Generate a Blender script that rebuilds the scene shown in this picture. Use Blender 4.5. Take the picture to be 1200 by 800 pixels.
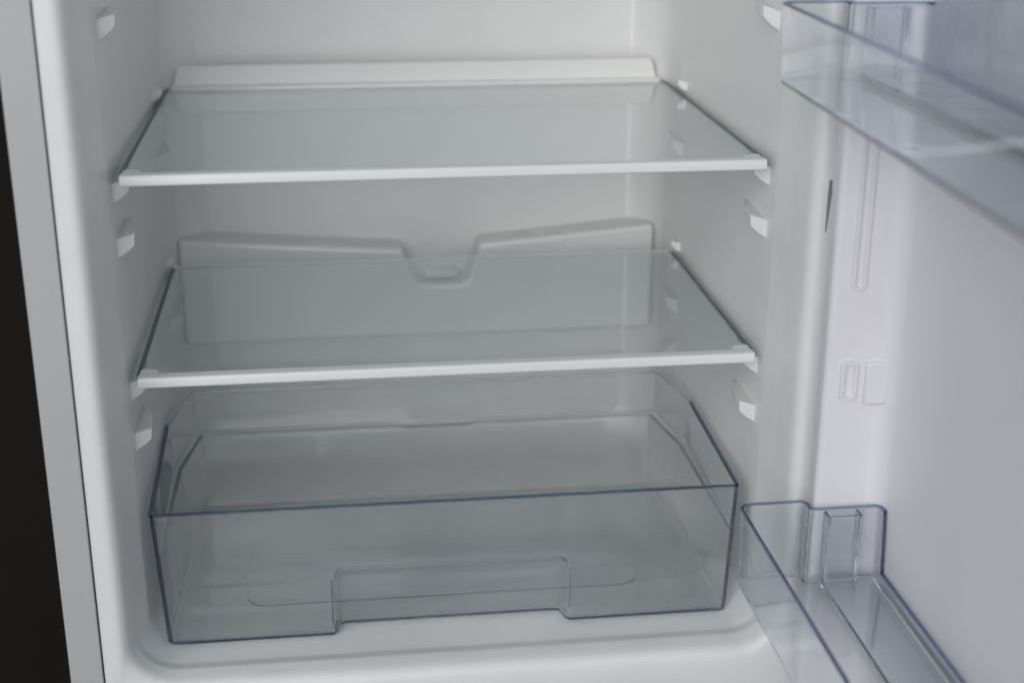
import bpy, bmesh, math, random
from mathutils import Vector, Matrix
from mathutils.geometry import tessellate_polygon

random.seed(4)
sc = bpy.context.scene
for o in list(bpy.data.objects):
    bpy.data.objects.remove(o)
C = sc.collection

# ------------------------------------------------------------------ camera
CAM = Vector((-0.08088, -0.99874, 0.23376))
YAW, PITCH, ROLL, FPX = 0.12588, 0.34864, 0.00306, 1691.5
fwd = Vector((math.sin(YAW) * math.cos(PITCH), math.cos(YAW) * math.cos(PITCH), -math.sin(PITCH)))
rgt = Vector((math.cos(YAW), -math.sin(YAW), 0))
upv = rgt.cross(fwd)
r2 = math.cos(ROLL) * rgt + math.sin(ROLL) * upv
u2 = -math.sin(ROLL) * rgt + math.cos(ROLL) * upv
cam = bpy.data.cameras.new('camera')
co = bpy.data.objects.new('camera', cam)
C.objects.link(co)
co.matrix_world = Matrix(((r2.x, u2.x, -fwd.x, CAM.x), (r2.y, u2.y, -fwd.y, CAM.y),
                          (r2.z, u2.z, -fwd.z, CAM.z), (0, 0, 0, 1)))
cam.sensor_width = 36.0
cam.lens = FPX / 1200 * 36
cam.clip_start = 0.02
cam.clip_end = 50
cam.dof.use_dof = True
cam.dof.focus_distance = 1.085
cam.dof.aperture_fstop = 4.0
sc.camera = co

# ------------------------------------------------------------------ light
w = bpy.data.worlds.new('World')
sc.world = w
w.use_nodes = True
bg = w.node_tree.nodes['Background']
bg.inputs[0].default_value = (0.75, 0.88, 1.0, 1)
bg.inputs[1].default_value = 0.42

def window_light(name, loc, target, sx, sy, power, col):
    l = bpy.data.lights.new(name, 'AREA')
    l.shape = 'RECTANGLE'
    l.size, l.size_y, l.energy, l.color = sx, sy, power, col
    o = bpy.data.objects.new(name, l)
    o.location = loc
    o.rotation_euler = (Vector(target) - Vector(loc)).to_track_quat('-Z', 'Y').to_euler()
    C.objects.link(o)
window_light('window_light', (-1.35, -2.75, 1.05), (0.05, 0.1, -0.15), 3.0, 2.2, 60, (1.0, 0.975, 0.955))

sc.view_settings.view_transform = 'Standard'
sc.view_settings.look = 'None'
sc.view_settings.exposure = 0.12
sc.view_settings.gamma = 1.0
sc.cycles.use_denoising = True
sc.cycles.max_bounces = 24
sc.cycles.transmission_bounces = 18
sc.cycles.transparent_max_bounces = 24
sc.cycles.diffuse_bounces = 9
sc.cycles.glossy_bounces = 14
sc.cycles.blur_glossy = 0.3

# ------------------------------------------------------------------ materials
def nt(name):
    m = bpy.data.materials.new(name)
    m.use_nodes = True
    t = m.node_tree
    b = t.nodes['Principled BSDF']
    return m, t, b, t.nodes.new, t.links.new

def plastic(name, col, rough=0.35, bump=0.06, scale=260, mottling=0.04, spec=0.5, stain=None, wavy=0.0):
    """moulded plastic or paint: slight colour mottling, fine texture, uneven gloss"""
    m, t, b, N, L = nt(name)
    tc = N('ShaderNodeTexCoord')
    n1 = N('ShaderNodeTexNoise'); n1.inputs['Scale'].default_value = 9; n1.inputs['Detail'].default_value = 5
    n2 = N('ShaderNodeTexNoise'); n2.inputs['Scale'].default_value = scale; n2.inputs['Detail'].default_value = 3
    L(tc.outputs['Object'], n1.inputs['Vector']); L(tc.outputs['Object'], n2.inputs['Vector'])
    mx = N('ShaderNodeMix'); mx.data_type = 'RGBA'
    mx.inputs['A'].default_value = (*[c * (1 - mottling) for c in col], 1)
    mx.inputs['B'].default_value = (*[min(1, c * (1 + mottling)) for c in col], 1)
    L(n1.outputs['Fac'], mx.inputs['Factor'])
    out = mx.outputs['Result']
    if stain:
        n3 = N('ShaderNodeTexNoise'); n3.inputs['Scale'].default_value = 34; n3.inputs['Detail'].default_value = 8
        n3.inputs['Roughness'].default_value = 0.7
        L(tc.outputs['Object'], n3.inputs['Vector'])
        cr = N('ShaderNodeValToRGB'); cr.color_ramp.elements[0].position = 0.60; cr.color_ramp.elements[1].position = 0.80
        cr.color_ramp.elements[0].color = (0, 0, 0, 1); cr.color_ramp.elements[1].color = (0.35, 0.35, 0.35, 1)
        L(n3.outputs['Fac'], cr.inputs['Fac'])
        m2 = N('ShaderNodeMix'); m2.data_type = 'RGBA'
        L(cr.outputs['Color'], m2.inputs['Factor']); L(out, m2.inputs['A'])
        m2.inputs['B'].default_value = (*stain, 1)
        out = m2.outputs['Result']
    L(out, b.inputs['Base Color'])
    mr = N('ShaderNodeMapRange'); mr.inputs['To Min'].default_value = rough - 0.06; mr.inputs['To Max'].default_value = rough + 0.08
    L(n1.outputs['Fac'], mr.inputs['Value']); L(mr.outputs['Result'], b.inputs['Roughness'])
    bp = N('ShaderNodeBump'); bp.inputs['Strength'].default_value = bump; bp.inputs['Distance'].default_value = 0.0006
    L(n2.outputs['Fac'], bp.inputs['Height']); L(bp.outputs['Normal'], b.inputs['Normal'])
    if wavy:                                                           # thin formed sheet is never quite flat
        n4 = N('ShaderNodeTexNoise'); n4.inputs['Scale'].default_value = 16; n4.inputs['Detail'].default_value = 1.5
        L(tc.outputs['Object'], n4.inputs['Vector'])
        b2 = N('ShaderNodeBump'); b2.inputs['Strength'].default_value = wavy; b2.inputs['Distance'].default_value = 0.012
        L(n4.outputs['Fac'], b2.inputs['Height']); L(b2.outputs['Normal'], bp.inputs['Normal'])
    b.inputs['Specular IOR Level'].default_value = spec
    return m

def clear(name, tint, ior, rough=0.0, density=0.0, absorb=(1, 1, 1), bump=0.0, bscale=20, haze=0.0):
    """solid clear glass or plastic; colour comes from absorption in the body"""
    m, t, b, N, L = nt(name)
    t.nodes.remove(b)
    g = N('ShaderNodeBsdfGlass'); g.inputs['Color'].default_value = (*tint, 1)
    g.inputs['IOR'].default_value = ior
    tc = N('ShaderNodeTexCoord')
    n = N('ShaderNodeTexNoise'); n.inputs['Scale'].default_value = bscale; n.inputs['Detail'].default_value = 4
    L(tc.outputs['Object'], n.inputs['Vector'])
    mr = N('ShaderNodeMapRange'); mr.inputs['To Min'].default_value = rough * 0.4; mr.inputs['To Max'].default_value = rough * 1.6
    L(n.outputs['Fac'], mr.inputs['Value']); L(mr.outputs['Result'], g.inputs['Roughness'])
    if bump:
        bp = N('ShaderNodeBump'); bp.inputs['Strength'].default_value = bump; bp.inputs['Distance'].default_value = 0.002
        L(n.outputs['Fac'], bp.inputs['Height']); L(bp.outputs['Normal'], g.inputs['Normal'])
    out = t.nodes['Material Output']
    surf = g.outputs[0]
    if haze:                                                           # fine scratches and wiping marks scatter a little light
        d = N('ShaderNodeBsdfDiffuse'); d.inputs['Color'].default_value = (0.80, 0.84, 0.88, 1)
        n2 = N('ShaderNodeTexNoise'); n2.inputs['Scale'].default_value = 11; n2.inputs['Detail'].default_value = 6
        L(tc.outputs['Object'], n2.inputs['Vector'])
        hr = N('ShaderNodeMapRange'); hr.inputs['From Min'].default_value = 0.25; hr.inputs['From Max'].default_value = 0.75
        hr.inputs['To Min'].default_value = haze * 0.5; hr.inputs['To Max'].default_value = haze * 1.5
        L(n2.outputs['Fac'], hr.inputs['Value'])
        ms = N('ShaderNodeMixShader')
        L(hr.outputs['Result'], ms.inputs[0]); L(surf, ms.inputs[1]); L(d.outputs[0], ms.inputs[2])
        surf = ms.outputs[0]
    L(surf, out.inputs['Surface'])
    if density:
        v = N('ShaderNodeVolumeAbsorption'); v.inputs['Color'].default_value = (*absorb, 1)
        v.inputs['Density'].default_value = density
        L(v.outputs[0], out.inputs['Volume'])
    return m

LINER = plastic('liner_plastic', (0.80, 0.80, 0.79), 0.33, 0.06, 300, 0.05, stain=(0.62, 0.605, 0.57), wavy=0.16)
PANEL = plastic('drain_panel_plastic', (0.80, 0.80, 0.79), 0.28, 0.05, 300, 0.04, wavy=0.14)
SHELL = plastic('cabinet_paint', (0.47, 0.465, 0.47), 0.42, 0.12, 420, 0.03)
TRIM = plastic('trim_plastic', (0.80, 0.80, 0.785), 0.28, 0.03, 300, 0.02)
DOORW = plastic('door_liner_plastic', (0.785, 0.772, 0.80), 0.34, 0.05, 300, 0.05, stain=(0.66, 0.655, 0.66), wavy=0.12)
SLOT = plastic('slot_grey', (0.26, 0.26, 0.265), 0.7, 0.1, 200, 0.3)
DARK = plastic('dark_rubber', (0.012, 0.012, 0.013), 0.6, 0.1, 200)
FOOT = plastic('foot_plastic', (0.03, 0.03, 0.032), 0.5, 0.1, 200)
GLASS = clear('shelf_glass', (0.99, 1.0, 1.0), 1.5, 0.0, 3.0, (0.45, 0.74, 0.72), haze=0.015)
CLEAR = clear('drawer_clear_plastic', (0.992, 0.997, 1.0), 1.49, 0.02, haze=0.07)
EDGE = clear('drawer_edge_dark_tint', (0.60, 0.67, 0.74), 1.49, 0.04)  # tint stands in for the dark internal reflection at drawer edges
BEDGE = clear('bin_edge_dark_tint', (0.66, 0.70, 0.79), 1.49, 0.05)  # same for the bins: internal reflection put in as a darker tint
BINCL = clear('bin_clear_plastic', (0.978, 0.985, 0.997), 1.49, 0.03, haze=0.035)
BINFL = clear('bin_textured_plastic', (0.968, 0.976, 0.995), 1.49, 0.05, 0, (1, 1, 1), 0.5, 26)
WALLD = plastic('dark_wall', (0.013, 0.011, 0.0095), 0.85, 0.2, 60, 0.25, spec=0.08)
FLOORM = plastic('grey_floor', (0.22, 0.215, 0.21), 0.6, 0.2, 60, 0.2)
SIDE_SHADE = plastic('shelf_side_shade', (0.11, 0.135, 0.14), 0.35, 0.05, 300)  # dark tone painting the shaded gap and glass edge beside each shelf

# ------------------------------------------------------------------ helpers
def empty(name, loc, label=None, cat=None, group=None):
    o = bpy.data.objects.new(name, None)
    o.location = loc
    o.empty_display_size = 0.05
    C.objects.link(o)
    if label: o['label'] = label
    if cat: o['category'] = cat
    if group: o['group'] = group
    return o

def origin_of(o):
    p = Vector((0, 0, 0))
    while o:
        p += o.location
        o = o.parent
    return p

def mesh(name, verts, faces, mats, parent=None, angle=35, bevel=0, segs=2, fmat=None, solid=0, flat=False):
    """verts in world metres; the object keeps its origin at its parent's"""
    off = origin_of(parent)
    me = bpy.data.meshes.new(name)
    me.from_pydata([tuple(Vector(v) - off) for v in verts], [], faces)
    bm = bmesh.new(); bm.from_mesh(me)
    bmesh.ops.remove_doubles(bm, verts=bm.verts, dist=1e-6)
    if fmat is None and not solid:
        bmesh.ops.recalc_face_normals(bm, faces=bm.faces)
    bm.to_mesh(me); bm.free()
    for m in (mats if isinstance(mats, (list, tuple)) else [mats]):
        me.materials.append(m)
    for p in me.polygons: p.use_smooth = True
    me.set_sharp_from_angle(angle=math.radians(angle))
    if flat:
        for p in me.polygons: p.use_smooth = abs(p.normal.z) < 0.9995
    o = bpy.data.objects.new(name, me)
    C.objects.link(o)
    o.parent = parent
    if solid:
        s = o.modifiers.new('wall', 'SOLIDIFY'); s.thickness = solid; s.offset = -1; s.use_even_offset = True
    if bevel:
        b = o.modifiers.new('round', 'BEVEL'); b.width = bevel; b.segments = segs; b.limit_method = 'ANGLE'
        b.angle_limit = math.radians(40); b.harden_normals = False
    return o

def boxv(x0, x1, y0, y1, z0, z1):
    v = [(x, y, z) for z in (z0, z1) for y in (y0, y1) for x in (x0, x1)]
    f = [(0, 2, 3, 1), (4, 5, 7, 6), (0, 1, 5, 4), (2, 6, 7, 3), (0, 4, 6, 2), (1, 3, 7, 5)]
    return v, f

def box(name, b, mat, parent, bevel=0.001, segs=2):
    v, f = boxv(*b)
    return mesh(name, v, f, mat, parent, 35, bevel, segs)

def boxes(name, bs, mat, parent, bevel=0.001, segs=2):
    V, F = [], []
    for b in bs:
        v, f = boxv(*b); n = len(V)
        V += v; F += [tuple(i + n for i in q) for q in f]
    off = origin_of(parent)
    return mesh(name, V, F, mat, parent, 35, bevel, segs)

def prism(name, poly, axis, a0, a1, mat, parent, bevel=0.001, segs=2, angle=35):
    """polygon in the other two axes, extruded from a0 to a1 along axis"""
    n = len(poly)
    def pt(p, a):
        return {'x': (a, p[0], p[1]), 'y': (p[0], a, p[1]), 'z': (p[0], p[1], a)}[axis]
    V = [pt(p, a0) for p in poly] + [pt(p, a1) for p in poly]
    F = [tuple(range(n)), tuple(range(2 * n - 1, n - 1, -1))]
    F += [(i, (i + 1) % n, n + (i + 1) % n, n + i) for i in range(n)]
    return mesh(name, V, F, mat, parent, angle, bevel, segs)

def loft(rings, closed=True, cap0=False, cap1=False):
    V = [p for r in rings for p in r]
    n = len(rings[0]); F = []
    for k in range(len(rings) - 1):
        for i in range(n if closed else n - 1):
            j = (i + 1) % n
            F.append((k * n + i, k * n + j, (k + 1) * n + j, (k + 1) * n + i))
    if cap0 == 'tess':
        for a, b, c in tessellate_polygon([[Vector(p) for p in rings[0]]]):
            n0 = (Vector(V[b]) - Vector(V[a])).cross(Vector(V[c]) - Vector(V[a]))
            F.append((a, b, c) if n0.z < 0 else (a, c, b))
    elif cap0: F.append(tuple(range(n - 1, -1, -1)))
    if cap1: F.append(tuple(range((len(rings) - 1) * n, len(rings) * n)))
    return V, F

def rrect(x0, x1, z0, z1, r, n=7):
    out = []
    for cx, cz, a0 in ((x1 - r, z0 + r, -90), (x1 - r, z1 - r, 0), (x0 + r, z1 - r, 90), (x0 + r, z0 + r, 180)):
        for k in range(n):
            a = math.radians(a0 + 90 * k / (n - 1))
            out.append((cx + r * math.cos(a), cz + r * math.sin(a)))
    return out

def round_poly(pts, n=5):
    """pts: (x, y, radius) in order; rounds the corners that have a radius"""
    out = []; m = len(pts)
    for i in range(m):
        p = Vector(pts[i][:2]); r = pts[i][2]
        if r <= 0:
            out.append((p.x, p.y)); continue
        a = (Vector(pts[i - 1][:2]) - p).normalized(); b = (Vector(pts[(i + 1) % m][:2]) - p).normalized()
        ang = a.angle(b); d = r / math.tan(ang / 2)
        p0 = p + a * d; p1 = p + b * d
        c = p + (a + b).normalized() * (r / math.sin(ang / 2))
        v0 = p0 - c; v1 = p1 - c
        th = v0.angle(v1); s = 1 if v0.x * v1.y - v0.y * v1.x > 0 else -1
        for k in range(n):
            t = s * th * k / (n - 1)
            out.append((c.x + v0.x * math.cos(t) - v0.y * math.sin(t), c.y + v0.x * math.sin(t) + v0.y * math.cos(t)))
    return out

def inset(poly, d):
    m = len(poly); out = []
    for i in range(m):
        a = Vector(poly[i - 1]); p = Vector(poly[i]); b = Vector(poly[(i + 1) % m])
        e1 = (p - a); e2 = (b - p)
        n = Vector((0, 0))
        for e in (e1, e2):
            if e.length > 1e-9:
                e = e.normalized(); n += Vector((-e.y, e.x))
        if n.length > 1e-9:
            n = n.normalized()
            e = e1.normalized() if e1.length > 1e-9 else e2.normalized()
            n = n * min(1.5, 1 / max(0.1, abs(n.dot(Vector((-e.y, e.x))))))
        out.append((p.x + n.x * d, p.y + n.y * d))
    return out

# ------------------------------------------------------------------ setting
BASE = -0.49
o = mesh('background_wall', *boxv(-1.6, -0.297, 0.02, 0.10, BASE, 1.6), WALLD); o['kind'] = 'structure'
o = mesh('floor', *boxv(-1.6, 1.6, -2.4, 0.6, BASE - 0.05, BASE), FLOORM); o['kind'] = 'structure'

# ------------------------------------------------------------------ refrigerator
fridge = empty('refrigerator', (0, 0.15, BASE), 'open white refrigerator with bare moulded interior and its door swung wide open', 'refrigerator')
CX = 0.0020
boxes('cabinet_shell', [(-0.2855, -0.2624, -0.0625, 0.43, -0.47, 0.46),
                        (0.2664, 0.2895, -0.0625, 0.43, -0.47, 0.46),
                        (-0.2623, 0.2663, -0.0620, 0.4299, 0.4245, 0.4599),
                        (-0.2623, 0.2663, -0.0620, 0.4299, -0.4699, -0.4305),
                        (-0.2623, 0.2663, 0.40, 0.4295, -0.4303, 0.4243)], SHELL, fridge, 0.0005, 1)
for x in (-0.25, 0.25):
    for y in (-0.03, 0.40):
        box('foot', (x - 0.02, x + 0.02, y - 0.02, y + 0.02, BASE - 0.0005, -0.469), FOOT, fridge, 0.004)

prof = [  # depth, half width, floor height, corner radius, ceiling height
    (-0.0600, 0.2635, -0.4290, 0.010, 0.423), (-0.0605, 0.2545, -0.4150, 0.034, 0.412), (-0.0603, 0.2525, -0.4000, 0.035, 0.410),
    (-0.0598, 0.2508, -0.3880, 0.035, 0.409), (-0.0585, 0.2490, -0.3800, 0.036, 0.407), (-0.0565, 0.2474, -0.3755, 0.036, 0.405),
    (-0.0540, 0.2462, -0.3730, 0.036, 0.404), (-0.0510, 0.2454, -0.3717, 0.035, 0.404), (-0.0460, 0.2447, -0.3710, 0.034, 0.403), (-0.0400, 0.2439, -0.3706, 0.032, 0.402),
    (-0.0375, 0.2436, -0.3704, 0.032, 0.402), (-0.0355, 0.2433, -0.3707, 0.031, 0.402), (-0.0265, 0.2422, -0.3734, 0.030, 0.402), (-0.0240, 0.2418, -0.3739, 0.030, 0.402), (-0.0215, 0.2414, -0.3740, 0.030, 0.402),
    (-0.0025, 0.2387, -0.3740, 0.029, 0.402), (0.0000, 0.2382, -0.3740, 0.028, 0.402), (0.0025, 0.2379, -0.3740, 0.028, 0.402),
    (0.3000, 0.2350, -0.3740, 0.028, 0.402), (0.3300, 0.2340, -0.3740, 0.028, 0.402), (0.3420, 0.2305, -0.3735, 0.028, 0.402),
    (0.3540, 0.2225, -0.3700, 0.028, 0.399), (0.3640, 0.2125, -0.3640, 0.028, 0.394), (0.3690, 0.2065, -0.3600, 0.028, 0.390),
    (0.3705, 0.2035, -0.3580, 0.028, 0.388)]
rings = [[(x, y, z) for x, z in rrect(CX - hw, CX + hw, zb, zt, r)] for y, hw, zb, r, zt in prof]
liner = mesh('inner_liner', *loft(rings, cap1=True), LINER, fridge, 40)
for p in liner.data.polygons:
    if len(p.vertices) > 4: p.use_smooth = False

def wall_x(y):
    for a, b in zip(prof, prof[1:]):
        if a[0] <= y <= b[0]:
            t = (y - a[0]) / max(1e-9, b[0] - a[0]); return a[1] + t * (b[1] - a[1])
    return 0.234

# raised lower back panel: its top edge falls to the notch over the drain
gx = [(-0.2290, -0.249, 0), (0.2270, -0.249, 0), (0.2270, -0.1390, 0), (0.056, -0.1535, 0.006), (0.0445, -0.1965, 0.010), (-0.0075, -0.1955, 0.010), (-0.0185, -0.1565, 0.006), (-0.2290, -0.1410, 0)]
prism('drain_panel', round_poly(gx), 'y', 0.335, 0.3712, PANEL, liner, 0.0045, 4)
prism('drain_spout', round_poly([(0.004, -0.194, 0), (0.034, -0.194, 0), (0.036, -0.186, 0.003), (0.002, -0.186, 0.003)]), 'y', 0.349, 0.3711, PANEL, liner, 0.0015)

def support(side, y0, zt, length=0.050, deep=0.0125, tall=0.019):
    """moulded rest on the liner wall: full at the front, running out towards the back"""
    V = []
    for k, t in enumerate((0.0, 0.06, 0.5, 1.0)):
        y = y0 + length * t
        wx = wall_x(y) + 0.001
        d = deep * (1, 1, 0.85, 0.25)[k] + 0.001
        h = tall * (1.0, 1.0, 0.85, 0.45)[k]
        for dx, dz in ((0, -h * 0.22), (d, 0), (d * 0.98, -h * 0.46), (d * 0.55, -h * 0.74), (0, -h)):
            V.append((CX + side * (wx - dx), y, zt + dz))
    F = []
    for k in range(3):
        for i in range(5):
            j = (i + 1) % 5
            F.append((k * 5 + i, k * 5 + j, k * 5 + 5 + j, k * 5 + 5 + i))
    F += [(0, 1, 2, 3, 4), (19, 18, 17, 16, 15)]
    return mesh('shelf_support', V, F, LINER, liner, 30, 0.0007, 1)
for s in (-1, 1):
    for zt in (0.108, -0.0052, -0.0455, -0.1548, -0.1955):
        support(s, 0.0165, zt)
        support(s, 0.270, zt, 0.045, 0.0105, 0.018)
    for zt in (0.0125, -0.1372):
        support(s, 0.268, zt, 0.020, 0.0085, 0.0118)

# flat grey mark for the slot in the front flange beside the hinge
prism('hinge_slot', round_poly([(0.2578, -0.038, 0.0002), (0.2584, -0.038, 0.0002), (0.2604, -0.012, 0.0012), (0.2602, -0.001, 0.0010), (0.2582, -0.001, 0.0010), (0.2578, -0.012, 0.0012)]), 'y', -0.0609, -0.058, SLOT, liner, 0)

# ---- door, hinged on the right and open a quarter turn
v, f = boxv(0.312, 0.356, -0.630, -0.068, -0.47, 0.46)
door = mesh('door', v, f, SHELL, fridge, 35, 0.006, 3)
dp = [(0.3125, -0.070, 0), (0.300, -0.070, 0.003), (0.290, -0.0755, 0.004), (0.2535, -0.0790, 0.006), (0.2515, -0.1000, 0.0045),
      (0.3000, -0.1025, 0.014), (0.3020, -0.5900, 0.014), (0.2535, -0.5940, 0.0045), (0.2535, -0.6150, 0.006), (0.300, -0.6200, 0.004), (0.3125, -0.628, 0)]
prism('inner_panel', round_poly(dp, 7), 'z', -0.455, 0.445, DOORW, door, 0, 1, 40)

def raised_frame(name, x0, x1, z0, z1, y, r, h, wdt):
    """rounded ridge standing proud of the door rib, with a slightly raised field inside"""
    R = [[(x, y + 0.001, z) for x, z in rrect(x0, x1, z0, z1, r)],
         [(x, y - h, z) for x, z in rrect(x0 + 0.0006, x1 - 0.0006, z0 + 0.0006, z1 - 0.0006, r)],
         [(x, y - h, z) for x, z in rrect(x0 + wdt, x1 - wdt, z0 + wdt, z1 - wdt, max(0.0006, r - wdt))],
         [(x, y - 0.0003, z) for x, z in rrect(x0 + wdt + 0.0006, x1 - wdt - 0.0006, z0 + wdt + 0.0006, z1 - wdt - 0.0006, max(0.0005, r - wdt))]]
    return mesh(name, *loft(R, cap1=True), DOORW, door, 40)
raised_frame('bin_catch', 0.2620, 0.2745, -0.1490, -0.1190, -0.1006, 0.0035, 0.0030, 0.0026)
v, f = boxv(0.2795, 0.2960, -0.1058, -0.0995, -0.1515, -0.1200)
mesh('bin_catch', v, f, DOORW, door, 35, 0.0015, 2)
raised_frame('moulded_slot', 0.2640, 0.2750, -0.0690, 0.0600, -0.1006, 0.0045, 0.0026, 0.0028)

# ------------------------------------------------------------------ shelves
def shelf(z, depth, lip, label):
    t = empty('glass_shelf', (CX, 0.0, z), label, 'shelf', 'glass shelves on moulded wall supports')
    X0, X1 = CX - 0.2290, CX + 0.2290
    cpoly = round_poly([(X0, 0.004, 0.002), (X1, 0.004, 0.002), (X1, depth - 0.002, 0.006), (X0, depth - 0.002, 0.006)])
    prism('glass_pane', cpoly, 'z', z - 0.0050, z - 0.0010, GLASS, t, 0.0004, 1)
    # front trim clasping the glass: profile in y, z
    pr = round_poly([(-0.0020, z - 0.0072, 0.0015), (0.0100, z - 0.0072, 0.001), (0.0100, z - 0.0049, 0), (0.0042, z - 0.0049, 0),
                     (0.0042, z - 0.0011, 0), (0.0105, z - 0.0011, 0), (0.0100, z + 0.0003, 0.0005), (-0.0008, z + 0.0006, 0.0018)])
    prism('front_trim', pr, 'x', X0 - 0.0008, X1 + 0.0008, TRIM, t, 0.0005, 2)
    for s in (-1, 1):
        xa = CX + s * 0.2292; xb = CX + s * 0.2165
        pl = round_poly([(min(xa, xb), 0.0095, 0), (max(xa, xb), 0.0095, 0), (max(xa, xb), 0.022 if s > 0 else 0.018, 0.003), (min(xa, xb), 0.018 if s > 0 else 0.022, 0.003)])
        prism('end_clip', pl, 'z', z - 0.0012, z + 0.0001, LINER, t, 0.0004, 1)
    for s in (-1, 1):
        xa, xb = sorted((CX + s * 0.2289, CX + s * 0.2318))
        box('side_shade_strip', (xa, xb, 0.012, depth - 0.004, z - 0.0056, z - 0.0006), SIDE_SHADE, t, 0.0006, 2)  # added strip that draws the shadow line between glass and wall
    if lip:
        prism('rear_trim', round_poly([(X0 + 0.002, depth - 0.010, 0.002), (X1 - 0.002, depth - 0.010, 0.002), (X1 - 0.004, depth + 0.003, 0), (X0 + 0.004, depth + 0.003, 0)]), 'z', z - 0.0055, z + 0.0028, TRIM, t, 0.0010, 2)
        prism('rear_lip', round_poly([(CX - 0.2245, z - 0.001, 0), (CX + 0.2245, z - 0.001, 0), (CX + 0.2185, z + 0.0205, 0.006), (CX - 0.2205, z + 0.0205, 0.006)]), 'y', depth - 0.003, depth + 0.001, TRIM, t, 0.0010, 2)
    else:
        prism('rear_edge', round_poly([(X0 + 0.003, depth - 0.0028, 0.0008), (X1 - 0.003, depth - 0.0028, 0.0008), (X1 - 0.003, depth + 0.0008, 0.0008), (X0 + 0.003, depth + 0.0008, 0.0008)]), 'z', z - 0.0052, z - 0.0004, TRIM, t, 0.0004, 1)
    return t
shelf(0.0, 0.3455, True, 'clear glass shelf with white front trim and a raised white lip along its back')
shelf(-0.1496, 0.2817, False, 'clear glass shelf with white front trim and no back lip, just above the drawer')

# ------------------------------------------------------------------ crisper drawer
DB, DT = -0.3738, -0.2612
drawer = empty('crisper_drawer', (CX, 0.12, DB), 'transparent blue grey crisper drawer with a finger recess in its front', 'drawer')
def plan(front_hw, mid_hw, back_hw, yb, ym, c):
    fx = [-0.0945, -0.0915, -0.0885, -0.0855, 0.0830, 0.0860, 0.0890, 0.0920]
    bx = [0.0430, 0.0395, 0.0335, 0.0300, -0.0200, -0.0235, -0.0295, -0.0330]
    pts = [(c - front_hw, 0.0, 0.004)] + [(x, 0.0, 0) for x in fx] + [(c + front_hw, 0.0, 0.004), (c + mid_hw, ym, 0.006), (c + back_hw, yb, 0.005)]
    pts += [(x, yb, 0) for x in bx] + [(c - back_hw, yb, 0.005), (c - mid_hw, ym, 0.006)]
    return round_poly(pts, 5)
Ptop = plan(0.2278, 0.2322, 0.2175, 0.2520, 0.175, -0.0012)
Pbot = plan(0.2222, 0.2245, 0.2165, 0.2500, 0.172, -0.0008)
def sstep(a, b, x):
    t = max(0, min(1, (x - a) / (b - a))); return t * t * (3 - 2 * t)
def ring_at(z, ins=0.0):
    t = max(0, (z - DB) / (DT - DB))
    out = []
    for a, b, ref in zip(Pbot, Ptop, Ptop):
        x, y = a[0] + (b[0] - a[0]) * t, a[1] + (b[1] - a[1]) * t
        if ref[1] < 0.003 and abs(x) < 0.12:                           # finger recess in the front, open below
            k = sstep(-0.0935, -0.0872, x) * (1 - sstep(0.0848, 0.0910, x))
            y += 0.0165 * k * sstep(-0.3125, -0.3235, z)
        k = sstep(-0.2990, -0.3012, z) * min(1, max(0, (ref[1] - 0.012) / 0.03))   # tub is narrower below the crease
        if abs(x) > 0.2: x -= math.copysign(0.0058, x) * k
        if ref[1] > 0.235: y -= 0.0058 * k
        if ref[1] > 0.235 and -0.05 < x < 0.06:                        # arched bulge in the middle of the back
            k = sstep(-0.0325, -0.022, x) * (1 - sstep(0.0320, 0.0425, x)) * sstep(-0.304, -0.299, z) * (1 - sstep(-0.2860, -0.2655, z))
            y -= 0.0035 * k
        out.append((x, y))
    if ins: out = inset(out, ins)
    return [(x, y, z) for x, y in out]
def tess(V, F, rings, up):
    """fills the first ring (minus the second) given as lists of indices"""
    idx = [i for r in rings for i in r]
    for tri in tessellate_polygon([[Vector(V[i]) for i in r] for r in rings]):
        a, b, c = [idx[q] for q in tri]
        n0 = (Vector(V[b]) - Vector(V[a])).cross(Vector(V[c]) - Vector(V[a]))
        F.append((a, b, c) if (n0.z > 0) == up else (a, c, b))
levels = [(DB, 0.0052), (DB + 0.0006, 0.0026), (DB + 0.0018, 0.0010), (DB + 0.0040, 0.0001), (-0.360, 0), (-0.345, 0), (-0.330, 0), (-0.3245, 0), (-0.3215, 0), (-0.3185, 0), (-0.3155, 0), (-0.3125, 0),
          (-0.3065, 0), (-0.3040, 0), (-0.3025, 0), (-0.3013, 0), (-0.3007, 0), (-0.3001, 0), (-0.2995, 0), (-0.2989, 0), (-0.2975, 0), (-0.290, 0), (-0.286, 0), (-0.282, 0), (-0.278, 0), (-0.2735, 0), (-0.2715, 0), (-0.2695, 0), (-0.2675, 0), (-0.2655, 0), (-0.2630, 0), (DT, 0)]
TH = 0.0028
outer_rings = [ring_at(z, i) for z, i in levels]
inner_rings = [ring_at(max(z, DB + TH), TH) for z, i in levels[::-1] if z > DB + 0.0045]
inner_rings += [ring_at(DB + TH + 0.0012, TH + 0.0003), ring_at(DB + TH + 0.0004, TH + 0.0010), ring_at(DB + TH, TH + 0.0024)]
V, F = loft(outer_rings + inner_rings)
n = len(Pbot); last = len(V) - n
tess(V, F, [list(range(n))], False)
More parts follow.
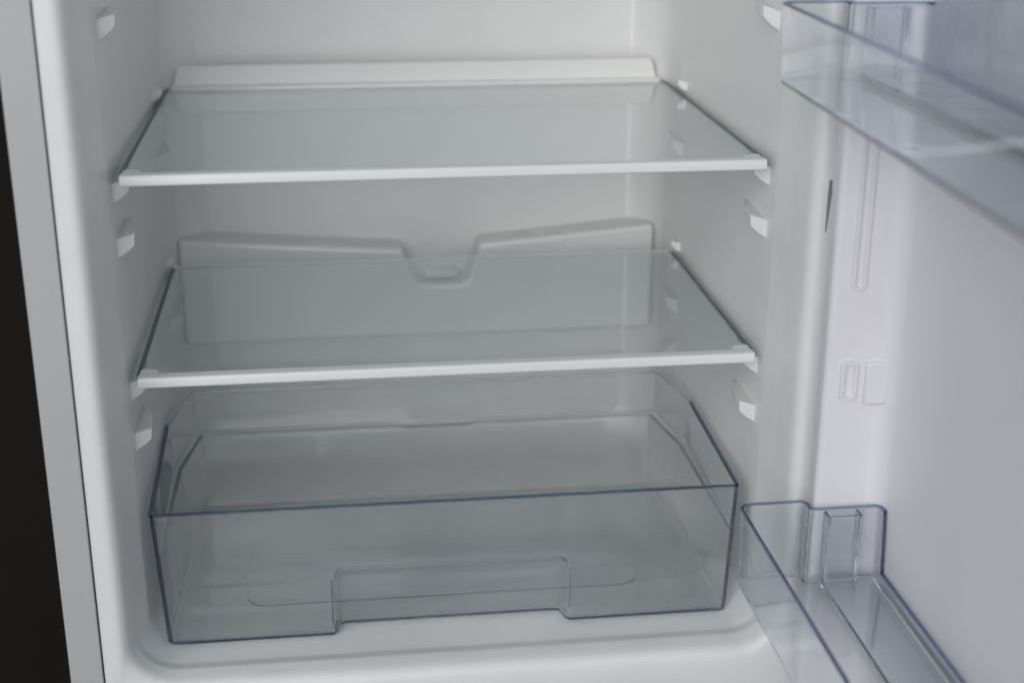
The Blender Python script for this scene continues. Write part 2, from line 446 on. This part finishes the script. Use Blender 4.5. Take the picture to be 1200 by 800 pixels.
# inside: a low raised field in the middle of the floor
fl = round_poly([(-0.165, 0.050, 0.016), (0.160, 0.050, 0.016), (0.158, 0.172, 0.016), (-0.166, 0.172, 0.016)], 6)
m = len(fl); prev = len(V)
V += [(x, y, DB + TH) for x, y in fl]
tess(V, F, [list(range(last, last + n)), list(range(prev, prev + m))], True)
for d, dz in ((0.0003, 0.0002), (0.0010, 0.0006), (0.0013, 0.0007)):
    cur = len(V); V += [(x, y, DB + TH + dz) for x, y in inset(fl, d)]
    F += [(prev + k, prev + (k + 1) % m, cur + (k + 1) % m, cur + k) for k in range(m)]
    prev = cur
tess(V, F, [list(range(prev, prev + m))], True)
tub = mesh('drawer_tub', V, F, [CLEAR, EDGE], drawer, 50, flat=True)
for p in tub.data.polygons:                                            # dark lines of internal reflection, tinted onto the edge faces
    c = p.center + origin_of(drawer)
    if (abs(p.normal.z) < 0.98 and c.z < DB + 0.0030 and c.y < 0.03) or (abs(c.x) > 0.2175 and c.y < 0.0042): p.material_index = 1
R = outer_rings
top = [(x, y) for x, y, z in R[-1]]
def rim_ring(d, z):
    return [(x, y, z) for x, y in inset(top, d)]
rim = mesh('rim', *loft([rim_ring(-0.0004, DT + 0.0001), rim_ring(-0.0005, DT + 0.0008), rim_ring(0.0001, DT + 0.0013), rim_ring(0.0027, DT + 0.0013),
                   rim_ring(0.0032, DT + 0.0008), rim_ring(0.0031, DT + 0.0001), rim_ring(-0.0004, DT + 0.0001)]), [EDGE, CLEAR], drawer, 60)
for p in rim.data.polygons:                                            # dark edge tint on front and sides only, clear round the back
    if p.center.y + origin_of(drawer).y > 0.19: p.material_index = 1

# ------------------------------------------------------------------ door bins
def door_bin(zb, zt, xf, y0, y1, bow, back, label, textured):
    t = empty('door_bin', (0.25, (y0 + y1) / 2, zb), label, 'door bin', 'transparent bins hung on the open door')
    XB = 0.2985
    def plan(dx, d):
        n = 6
        pts = [(xf + dx, y0 - d, 0.010), (0.2475, y0 - d, 0.0055), (0.2475, -0.1075, 0.003), (XB, -0.1075, 0.0055), (XB, -0.1190, 0), (XB, -0.1215, 0), (XB, -0.1240, 0)]
        pts += [(XB, y1 + 0.046, 0), (XB, y1 + 0.043, 0), (XB, y1 + 0.03, 0.0055), (0.2475, y1 + 0.03, 0.003), (0.2475, y1 + d, 0.0055), (xf + dx - bow, y1 + d, 0.010)]
        for k in range(1, n):
            s = k / n; y = y1 + (y0 - y1) * s
            pts.append((xf + dx - bow * (1 - s), y, 0))
        return round_poly(pts, 5)[::-1]
    lv = [(zb, 0.0038, 0.003), (zb + 0.0006, 0.0022, 0.0014), (zb + 0.0020, 0.0014, 0.0004), (zb + 0.006, 0.0012, 0.0002), (zb + 0.02, 0.0012, 0.0002), (zt - 0.010, 0.0002, 0), (zt, 0, 0)]
    def low(x, y, z):                                                  # between the two ends the back wall has its own height
        if x < XB - 0.0005: return z
        k = sstep(-0.1190, -0.1242, y) * sstep(y1 + 0.0425, y1 + 0.0465, y)
        return z + k * (zb + (z - zb) * back - z)
    R = [[(x, y, low(x, y, z)) for x, y in plan(dx, d)] for z, dx, d in lv]
    # keep the winding outward: plan runs clockwise reversed
    area = sum(a[0] * b[1] - b[0] * a[1] for a, b in zip(R[0], R[0][1:] + R[0][:1]))
    if area < 0: R = [r[::-1] for r in R]
    th = 0.0026 if textured else 0.0020
    inner = []
    for r, (z, dx, d) in list(zip(R, lv))[:1:-1]:
        q = inset([(p[0], p[1]) for p in r], th)
        inner.append([(a[0], a[1], max(p[2], zb + th + 0.0004)) for a, p in zip(q, r)])
    inner.append([(x, y, zb + th) for x, y in inset([(p[0], p[1]) for p in R[1]], th + 0.0006)])
    V, F = loft(R + inner)
    n = len(R[0])
    tess(V, F, [list(range(n))], False); tess(V, F, [list(range(len(V) - n, len(V)))], True)
    tub = mesh('bin_tub', V, F, [BINCL, BEDGE, BINFL], t, 50, flat=True)
    for p in tub.data.polygons:                                        # edge faces tinted dark in place of internal reflection
        z = p.center.z + origin_of(t).z
        if (abs(p.normal.z) < 0.98 and z < zb + 0.0016) or (p.normal.z > 0.9 and z > zb + 0.009): p.material_index = 1
        elif textured and abs(p.normal.x) > 0.9 and p.center.x + origin_of(t).x > 0.29: p.material_index = 2
    def bead(d, h):
        return [(a[0], a[1], p[2] + h) for a, p in zip(inset([(p[0], p[1]) for p in R[-1]], d), R[-1])]
    mesh('rim', *loft([bead(-0.0003, 0.0001), bead(-0.0004, 0.0010), bead(0.0002, 0.0015), bead(th - 0.0002, 0.0015), bead(th + 0.0004, 0.0010),
                       bead(th + 0.0003, 0.0001), bead(-0.0003, 0.0001)]), BEDGE, t, 60)  # bead tinted to draw the dark line of the rim
    # raised back half of the bin floor
    prism('floor_step', round_poly([(0.2555, y1 + 0.035, 0.002), (0.2955, y1 + 0.035, 0.002), (0.2955, -0.1115, 0.002), (0.2555, -0.1115, 0.002)]), 'z', zb + 0.0022, zb + 0.0072, BINFL if textured else BINCL, t, 0.0012, 2)
    # pocket at the hinge end that slides over the catch on the door rib
    U = [(0.2562, -0.1078), (0.2562, -0.1190), (0.2815, -0.1190), (0.2815, -0.1078), (0.2795, -0.1078), (0.2795, -0.1170), (0.2582, -0.1170), (0.2582, -0.1078)]
    prism('hook_pocket', U, 'z', zb + 0.0075, zt - 0.001, BINCL, t, 0.0006, 2)
    return t
door_bin(-0.2895, -0.2290, 0.1965, -0.0945, -0.545, 0.0, 0.22, 'shallow transparent bin on the open door, beside the drawer', False)
door_bin(0.0740, 0.1235, 0.2025, -0.0985, -0.545, 0.014, 2.3, 'transparent bin high on the open door, beside the lipped glass shelf', True)
